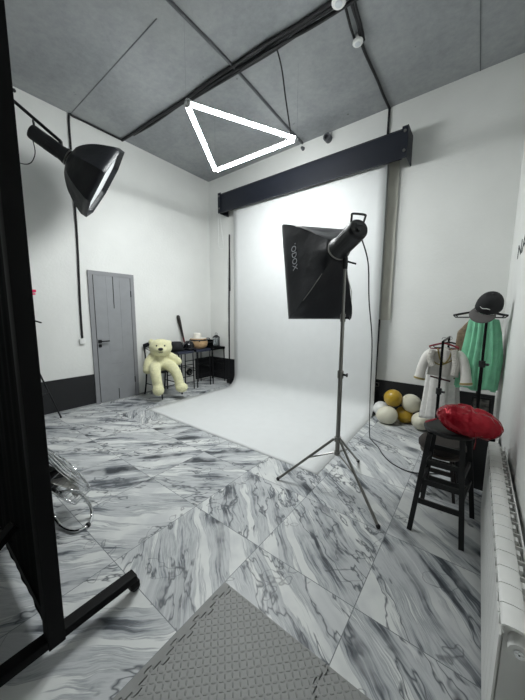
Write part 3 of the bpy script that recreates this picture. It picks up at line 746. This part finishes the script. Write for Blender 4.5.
# baseball bat leaning on the wall
tb2 = thing('baseball_bat', 'dark baseball bat with reddish grip leaning on the left wall behind the stools', 'bat', (-4.6, 3.50, 0))
pa = Vector((-4.60, 3.50, ZS)); pb = Vector((-4.668, 3.385, 1.40))
bd = (pb-pa).normalized(); fmb = frame_mtx(pa-tb2.location, bd); BL = (pb-pa).length
MB().lathe([(0, .03), (.014, .03), (.016, .2), (.024, BL*.6), (.033, BL*.8), (.034, BL-.03), (.02, BL), (0, BL)], 18, fmb).build('barrel', mat('bat_black', '25211f', .4), tb2)
MB().lathe([(.0, .0), (.024, 0), (.024, .02), (.0155, .03), (.0175, .30), (.014, .30)], 18, fmb).build('grip', mat('bat_red', '6a2c2c', .6), tb2)
# black hats/helmet
def hat(name, label, cat, loc_, cr, chh, brim, m, band=None, sy=1, up=0, rz=0):
    t = thing(name, label, cat, loc_, rz)
    MB().lathe([(cr*1.0, .0), (cr*1.02, chh*.5), (cr*.93, chh*.85), (cr*.7, chh), (cr*.3, chh*.97), (0, chh*.93)], 28, sy=sy).build('crown', m, t)
    MB().lathe([(cr*.98, .001), (brim*.8, .0+up*.3), (brim, up), (brim*1.0, up+.006), (brim*.8, .008+up*.3), (cr*.98, .01)], 32, sy=sy).build('brim', m, t)
    if band: MB().lathe([(cr*1.01, .008), (cr*1.035, .01), (cr*1.035, .035), (cr*1.01, .037)], 28, sy=sy).build('band', band, t)
    return t
M_felt = mat('black_felt', '15161a', .8, bump=.3)
hat('brimmed_hat', 'black brimmed hat on the stool nearest the teddy bear', 'hat', (-4.40, 3.13, ZS), .125, .17, .17, M_felt, mat('hat_band', '2a2c33', .4), up=.05)
t = thing('helmet', 'glossy black helmet on the stool seat between hat and basket', 'helmet', (-4.36, 3.385, ZS))
MB().lathe([(.095, 0), (.108, .04), (.103, .10), (.08, .15), (.04, .172), (0, .176)], 28).build('helmet_shell', mat('gloss_black', '101115', .12), t)
def vis(u, v_): a = (u-.5)*1.5; rr = .104+.05*v_; return Vector((rr*math.cos(a), rr*math.sin(a), .055-.02*v_))
solidify(MB().grid(vis, 14, 4).build('visor', mat('gloss_black_visor', '1a1b20', .1), t), .006)
# beige basket
t = thing('basket', 'beige woven basket with dark ribbon on the middle bar stool', 'basket', (-4.43, 3.68, ZS))
def weave():
    n = NT('wicker'); s = n.sep(n.obj())
    a = n.math('ARCTAN2', s[1], s[0]); w1 = n.math('SINE', n.math('MULTIPLY', a, 60)); w2 = n.math('SINE', n.math('MULTIPLY', s[2], 700))
    f = n.math('MULTIPLY', w1, w2)
    n.l(n.ramp(n.math('ADD', n.math('MULTIPLY', f, .5), .5), [(0, srgb('a5835c')), (1, srgb('c4a47c'))]), n.b.inputs['Base Color']); n.b.inputs['Roughness'].default_value = .7; n.bump(f, .5, .003); return n.m
MB().lathe([(0, .0), (.12, 0), (.165, .04), (.185, .10), (.175, .16), (.155, .20), (.147, .20), (.165, .16), (.172, .10), (.15, .05), (0, .015)], 36).build('basket_body', weave(), t)
MB().lathe([(.178, .158), (.181, .158), (.166, .182), (.160, .182)], 36).ball((.155, -.10, .16), .022, 10, (.5, 1, .8)).build('ribbon', M_black, t)
cl = MB().lathe([(.147, .196), (.153, .2), (.152, .208), (.143, .208), (.12, .19), (.08, .188), (0, .19)], 36).build('liner', mat('white_cotton', 'dddcd5', .85, bump=.5, bscale=40, bdist=.01), t)
hat('bucket_hat', 'white bucket hat lying on top of the beige basket', 'hat', (-4.42, 3.655, ZS+.205), .078, .10, .095, mat('white_felt', 'e6e2d8', .85), up=.0)
# black bag, lantern
t = thing('camera_bag', 'flat black bag on the bar stool beside the lantern', 'bag', (-4.50, 3.98, ZS))
MB().box((0, 0, .075), (.16, .20, .15), bev=.03).build('bag_body', M_fabric, t); MB().curve([(.0, -.07, .14), (0, -.04, .175), (0, .04, .175), (0, .07, .14)], .008).build('carry_handle', M_blackp, t)
MB().box((.082, 0, .10), (.006, .16, .03), bev=.002).build('front_flap', M_blackp, t)
t = thing('lantern', 'small black lantern with glass sides in the room corner', 'lantern', (-4.40, 4.135, ZS))
MB().box((0, 0, .01), (.11, .11, .02), bev=.003).build('lantern_base', M_black, t)
fr = MB()
for sx in (-1, 1):
    for sy in (-1, 1): fr.box((sx*.048, sy*.048, .10), (.008, .008, .17))
fr.build('lantern_frame', M_black, t)
gl = mat('lantern_glass', 'dfe6ea', .05); gl.node_tree.nodes['Principled BSDF'].inputs['Transmission Weight'].default_value = .9
MB().box((0, 0, .10), (.086, .086, .155)).build('lantern_glass', gl, t, smooth_=False)
MB().lathe([(.075, .185), (.078, .195), (.03, .235), (.012, .245), (0, .245)], 4, Matrix.Rotation(PI/4, 4, 'Z')).build('lantern_roof', M_black, t, smooth_=False)
MB().curve([(-.03, 0, .24), (-.03, 0, .27), (0, 0, .285), (.03, 0, .27), (.03, 0, .24)], .004).build('ring_handle', M_black, t)
t = thing('wall_fitting', 'dark round fitting low on the left wall behind the bar stools', 'fitting', (XL+.022, 3.63, .13))
MB().lathe([(.0, -.02), (.06, -.02), (.07, -.01), (.07, .01), (.06, .02), (0, .02)], 28, Matrix.Translation((0, 0, .101)) @ Matrix.Rotation(R(90), 4, 'Y')).build('fitting_cover', M_blackp, t)
MB().lathe([(.02, 0), (.035, 0), (.035, .03), (.02, .03)], 20, Matrix.Translation((0, 0, .101)) @ Matrix.Rotation(R(90), 4, 'Y')).build('fitting_rim', M_steel, t)

# ------------------------------------------------------------------ balloons
M_bw = mat('balloon_cream', 'd9d5c2', .3, var=.02); M_bg = mat('balloon_gold', 'b08f2a', .28, var=.03)
M_bw2 = mat('balloon_white', 'dfe0dd', .3, var=.02)
for (x, y, D, r_, m_, lb) in ((387.5, 415, 3.74, .119, M_bw, 'cream balloon at the front left of the balloon pile'), (404, 414.5, 3.80, .108, M_bg, 'gold balloon at the bottom of the pile between cream ones'),
      (421, 421, 3.54, .110, M_bw, 'cream balloon on the floor nearest the stool'), (381, 409, 4.00, .105, M_bw2, 'white balloon at the back left of the pile by the paper'),
      (430, 411, 3.80, .095, M_bw, 'cream balloon on the pile below the white dress'), (393, 398, 3.80, .116, M_bg, 'gold balloon lying on top of the pile'), (411.5, 403.5, 3.72, .118, M_bw, 'cream balloon on top of the pile beside the gold one')):
    c = atd(x, y, D)
    t = thing('balloon', lb, 'balloon', c, random.uniform(0, 6), 'balloons by the back wall')
    tilt = Matrix.Rotation(random.uniform(1.2, 2.6), 4, 'X') @ Matrix.Diagonal((1, 1, 1.06, 1))
    prof = [(0, 1)]+[(math.sin(a), math.cos(a)*(1 if a < PI/2 else 1.0+.10*(a-PI/2))) for a in [PI*k/18 for k in range(1, 17)]]+[(.10, -1.13), (.035, -1.17)]
    MB().lathe([(a*r_, b*r_) for a, b in prof][::1], 28, tilt).build('balloon_skin', m_, t)
    MB().lathe([(.035*r_, -1.16*r_), (.09*r_, -1.24*r_), (.08*r_, -1.25*r_), (.0, -1.17*r_)], 12, tilt).build('knot', m_, t)

# ------------------------------------------------------------------ garment rack
gr = thing('garment_rack', 'black double garment rack with high and low posts in the right corner', 'garment rack', (-.1, 3.4, 0))
def G(x, y, z): return Vector((x+.1, y-3.4, z))
for x, zt, kn in ((-.27, 1.17, .66), (.055, 1.50, .98)):
    for y in (3.34, 4.08):
        p_ = MB().tube([G(x, y, .06), G(x, y, kn)], .015, 12).tube([G(x, y, kn), G(x, y, zt)], .0115, 12).build('post', M_frame, gr)
        MB().cyl(G(x, y, kn-.03), G(x, y, kn+.03), .026, seg=14).cyl(G(x, y, kn), G(x+.05, y-.02, kn), .012).build('height_knob', M_blackp, p_)
    MB().tube([G(x, 3.32, zt), G(x, 4.12, zt)], .0115, 12).build('hanging_rail', M_frame, gr)
    MB().tube([G(x, 3.28, .06), G(x, 4.14, .06)], .015, 12).build('base_bar', M_frame, gr)
MB().tube([G(-.36, 3.45, .06), G(.14, 3.45, .06)], .013).tube([G(-.36, 4.0, .06), G(.14, 4.0, .06)], .013).build('cross_bar', M_frame, gr)
MB().tube([G(-.36, 3.37, .80), G(-.18, 3.37, .77)], .009).ball(G(-.27, 3.365, .785), .02, 10).build('peg_bar', mat('dark_red_metal', '3a1418', .4), gr)
MB().ball(G(-.36, 3.45, .03), .028, 12).ball(G(.14, 3.45, .03), .028, 12).ball(G(-.36, 4.0, .03), .028, 12).ball(G(.14, 4.0, .03), .028, 12).build('caster', M_blackp, gr)

def hanger(name, label, x, y, z, wd, m, g, rz=0):
    g = 'hangers on the garment rack'
    t = thing(name, label, 'hanger', (x, y, z), rz, g)
    MB().curve([(-wd, 0, -.065), (-wd*.6, 0, -.045), (0, 0, -.025), (wd*.6, 0, -.045), (wd, 0, -.065)], .009, 8).tube([(-wd, 0, -.065), (-wd*.9, 0, -.085), (wd*.9, 0, -.085), (wd, 0, -.065)], .006, 8).build('hanger_frame', m, t)
    MB().curve([(0, 0, -.03), (0, 0, .0), (.018, 0, .014), (.012, 0, .034), (-.012, 0, .034), (-.022, 0, .016)], .003, 6).build('hook', M_steel, t)
    return t
M_hb = mat('hanger_black', '17181b', .3); M_hr = mat('hanger_red', '7c1f2c', .35)
hanger('hanger', 'black hanger holding the green dress on the high rail', .0, 3.44, 1.5, .21, M_hb, None)
hanger('hanger', 'black hanger behind the green dress on the high rail', .0, 3.62, 1.5, .20, M_hb, None, .2)
hanger('hanger', 'red hanger holding the white jacket on the low rail', -.27, 3.46, 1.17, .13, M_hr, None)
hanger('hanger', 'black hanger behind the white jacket on the low rail', -.23, 3.60, 1.17, .15, M_hb, None, .2)

def cloth_tube(fn, nu=72, nv=24):      # ring section garment
    return MB().grid(fn, nu, nv, wrap=True)
M_green = mat('mint_green_chiffon', '86cfa9', .7, var=.08, vscale=12)
def dress(u, v_):
    a = 2*PI*u; hwid = .10+.055*min(1, v_*1.6); z = 1.455-.76*v_
    pl = 1+.10*math.sin(a*17+.8*math.sin(v_*3))*min(1, v_*3+.15)+.03*math.sin(a*29)
    dx = .012*math.sin(v_*4); dz = .012*math.sin(a*5)*v_
    sh = 0
    if v_ < .12: hwid = .075+.037*v_/.12
    return Vector((hwid*pl*math.cos(a)+dx, .055*pl*math.sin(a)*(1+.4*v_), z-1.455+dz+(-.05*abs(math.cos(a)) if v_ < .1 else 0)))
t = thing('green_dress', 'mint green pleated dress hanging on the high rail in the corner', 'dress', (.03, 3.46, 1.475))
o = cloth_tube(dress, 180, 30).build('pleated_body', M_green, t); solidify(o, .002)
MB().curve([(-.085, -.02, -.02), (-.07, 0, .03), (-.03, 0, .035)], .008, flat=(.03, .004)).curve([(.085, -.02, -.02), (.07, 0, .03), (.03, 0, .035)], .008, flat=(.03, .004)).build('shoulder_strap', M_green, t)
def simple_garment(name, label, cat, x, y, z, hw_, ln, m, folds, seed, flare=1.15, part='body', rz=0, th=.045):
    t = thing(name, label, cat, (x, y, z), rz)
    def fn(u, v_):
        a = 2*PI*u; wv = hw_*(.55+.45*min(1, v_*6))*(1+(flare-1)*v_)
        pl = 1+.06*math.sin(a*folds+seed+1.2*v_)*min(1, v_*2.5)+.03*math.sin(a*(folds*2+1)+seed*2)*v_
        return Vector((wv*pl*math.cos(a), th*(1+.4*v_)*pl*math.sin(a), -ln*v_-(.06*abs(math.cos(a))**2)*(1-v_)+.01*math.sin(a*3+seed)*v_))
    o = MB().grid(fn, 96, 22, wrap=True).build(part, m, t); solidify(o, .002); return t
M_brown = mat('brown_gold_fabric', '7b6a55', .7, var=.25, vscale=30)
simple_garment('brown_dress', 'brown patterned garment peeping out left of the green dress', 'dress', -.015, 3.62, 1.42, .155, .66, M_brown, 7, 1.0)
simple_garment('black_coat', 'black garment hanging behind the green dress by the right wall', 'coat', .06, 3.78, 1.44, .13, .72, M_fabric, 5, 2.0)
M_wht = mat('white_satin', 'd6d3cd', .5, var=.05, vscale=10)
M_gold = mat('gold_trim', '9c8c55', .4, .4)
# white jacket with sleeves
jt = thing('white_jacket', 'white jacket with gold trim hanging on the low rail', 'jacket', (-.255, 3.43, 1.11))
def jk(u, v_):
    a = 2*PI*u; hwid = .10+.035*min(1, v_*4); z = -.30*v_
    pl = 1+.06*math.sin(a*5+1+2*v_)
    return Vector((hwid*pl*math.cos(a), .055*pl*math.sin(a), z-.05*abs(math.cos(a))*(1-v_)))
o = MB().grid(jk, 60, 14, wrap=True).build('jacket_body', M_wht, jt); solidify(o, .003)
for s in (-1, 1):
    sl = MB().tube(smooth([(s*.10, -.01, -.05), (s*.155, -.03, -.12), (s*.19, -.05, -.24), (s*.205, -.06, -.36)], 4), [.035, .045, .048, .05, .05, .048, .047, .047, .045, .045, .048, .05, .052], 14).build('sleeve', M_wht, jt)
    MB().tube([(s*.202, -.058, -.335), (s*.2045, -.06, -.352)], .055, 16).build('cuff_trim', M_gold, sl)['label'] = 'gold cuff band'
MB().curve([(-.06, -.05, -.01), (-.03, -.062, -.12), (.01, -.064, -.16), (.05, -.06, -.10), (.06, -.05, -.01)], .007, 6).curve([(-.11, -.045, -.14), (-.02, -.066, -.18), (.08, -.055, -.12)], .006, 6).build('lapel_trim', M_gold, jt)['label'] = 'gold lapel braid'
dr = simple_garment('white_dress', 'long white lace dress hanging behind the white jacket', 'dress', -.275, 3.62, 1.09, .125, .82, mat('white_lace', 'd8d6d2', .8, var=.05, vscale=30), 9, .4, 1.5)
# fur wrap
o = MB().curve([(-.10, -.06, -.03), (-.12, -.065, -.12), (-.09, -.07, -.2)], [.03]*11, 12).curve([(.08, -.06, -.02), (.105, -.065, -.14), (.10, -.065, -.27)], [.032]*11, 12).build('fur_collar', mat('white_fur', 'd4d0c8', .95, bump=1, bscale=90, bdist=.02), jt)
# cap on the post
cp = thing('baseball_hat', 'black and grey cap hung over the top of the high rack post', 'cap', mtx=frame_mtx((.06, 3.31, 1.515), Vector((.12, -.66, .75))) @ Matrix.Rotation(R(-30), 4, 'Z'))
def crown(u, v_):
    a = 2*PI*u; th = PI/2*v_; rr = .100*math.sin(th)**.75; return Vector((rr*math.cos(a), rr*math.sin(a)*1.12, .14*math.cos(th)))
o = MB().grid(crown, 36, 12, wrap=True).build('crown', mat('cap_black', '141517', .8, bump=.3), cp); solidify(o, .003)
def brim(u, v_):
    a = PI*1.18+PI*.64*u; e = .102; rr = e+(.085*math.sin(PI*u)**.8)*v_
    return Vector((rr*math.cos(a), rr*math.sin(a)*1.12, -.002-.025*v_*math.sin(PI*u)-.018*math.cos(a)**2*v_))
o = MB().grid(brim, 24, 6).build('brim', mat('cap_brim_grey', '5a5756', .75), cp); solidify(o, .004)
MB().ball((0, 0, .141), .008, 10).build('button', M_blackp, cp)
MB().curve([(-.035, -.101, .06), (-.01, -.108, .053), (.02, -.106, .061), (.042, -.099, .055)], .003, 6).build('front_emblem', M_white, cp)['label'] = 'small pale emblem'
# boxes behind the pillow
t = thing('framed_print', 'small pale framed picture standing under the green dress', 'picture', (.10, 3.62, 0), .12)
fmx = Matrix.Rotation(R(-10), 4, 'X')
MB().box((0, 0, .47), (.17, .015, .22), mtx=fmx, bev=.003).build('frame', M_blackp, t)
MB().box((0, -.009, .47), (.13, .004, .18), mtx=fmx).build('print', mat('print_grey', '77746f', .6, var=.5, vscale=22), t)
MB().box((0, .05, .18), (.20, .12, .36), bev=.004).build('stand_box', M_blackp, t)
t = thing('storage_crate', 'black crate on the floor behind the stool and red balloon', 'crate', (.055, 2.98, 0))
MB().box((0, 0, .22), (.24, .34, .44), bev=.01).build('crate_body', M_blackp, t); MB().box((0, 0, .45), (.25, .35, .02), bev=.004).build('crate_lid', M_fabric, t)

# ------------------------------------------------------------------ stools at the right
def stool(name, label, x, y, h, feet, seat_r, m, mseat, rungs, lw=.034):
    t = thing(name, label, 'stool', (x, y, 0))
    MB().lathe([(0, h-.032), (seat_r*.93, h-.032), (seat_r, h-.022), (seat_r, h-.008), (seat_r*.95, h), (0, h-.004)], 40).build('seat', mseat, t)
    tops = []
    for fx, fy in feet:
        a = Vector((fx-x, fy-y, 0)); b = a*.60; b.z = h-.03; tops.append((a, b))
        MB().tube([a, b], .02, flat=(lw, lw*.85)).build('leg', m, t)
    n = len(feet)
    for i in range(n):
        for zz in rungs[i]:
            a = tops[i][0].lerp(tops[i][1], zz/h); b = tops[(i+1) % n][0].lerp(tops[(i+1) % n][1], zz/h)
            MB().tube([a, b], .01, flat=(.014, .034)).build('rung', m, t)
    return t
M_sb = mat('stool_black', '090a0b', .5)
stool('wooden_stool', 'black four-legged wooden stool with three rungs per side under the red balloon', -.095, 2.18, .70,
      [(-.26, 1.99), (.028, 2.0), (.075, 2.385), (-.24, 2.39)], .150, M_sb, M_sb, [(.22, .36, .50), (.30, .44), (.22, .36, .50), (.30, .44)])
stool('wooden_stool', 'lower dark brown round stool standing behind the black stool', -.155, 2.60, .36,
      [(-.27, 2.49), (-.04, 2.49), (-.04, 2.72), (-.27, 2.72)], .150, mat('brown_metal', '2c2624', .4), mat('brown_seat', '4a413b', .5), [(.12, .22), (.12, .22), (.12, .22), (.12, .22)], .024)
cu_ = tag(MB().lathe([(0, .362), (.14, .362), (.165, .38), (.168, .41), (.15, .44), (.08, .452), (0, .452)], 36, Matrix.Translation((-.155, 2.60, 0))).build('seat_cushion', mat('brown_cushion', '2f2825', .75, bump=.4)), 'dark brown round cushion on the lower stool behind the black one', 'cushion')
# red foil balloon cushion
rb = thing('foil_balloon', 'big crinkled red foil balloon lying on the black stool', 'balloon', (-.003, 2.11, .785))
def fo_(u, v_):
    a = 2*PI*u; th = PI*v_
    x = math.cos(a)*math.sin(th)**.8; y = math.sin(a)*math.sin(th)**.8; z = math.cos(th)
    ed = math.sin(th)
    cr = .05*noise.noise(Vector((x*9, y*9, z*2)))*ed+.035*abs(math.sin(a*11+noise.noise(Vector((x*3, y*3, z)))*2))*ed**3
    k = 1-cr
    return Vector((.172*x*k, .13*y*k, .083*z*(1+.25*noise.noise(Vector((x*4, y*4, 2))))+.03*x*-.6))
o = MB().grid(fo_, 110, 34, wrap=True).build('foil_body', mat('red_foil', 'a81226', .2, .45, bump=.7, bscale=24, bdist=.012), rb)
MB().grid(lambda u, v_: Vector((-.165-.06*u, -.04+.05*v_, -.02-.035*u+.01*math.sin(v_*6))), 5, 5).build('foil_tail', mat('red_foil_tail', 'a3142a', .3, .3), rb)
MB().curve([(.04, -.11, -.03), (.045, -.12, -.08), (.04, -.115, -.12)], .008, flat=(.04, .003)).build('foil_flap', mat('red_foil_flap', '8d1022', .3, .3), rb)
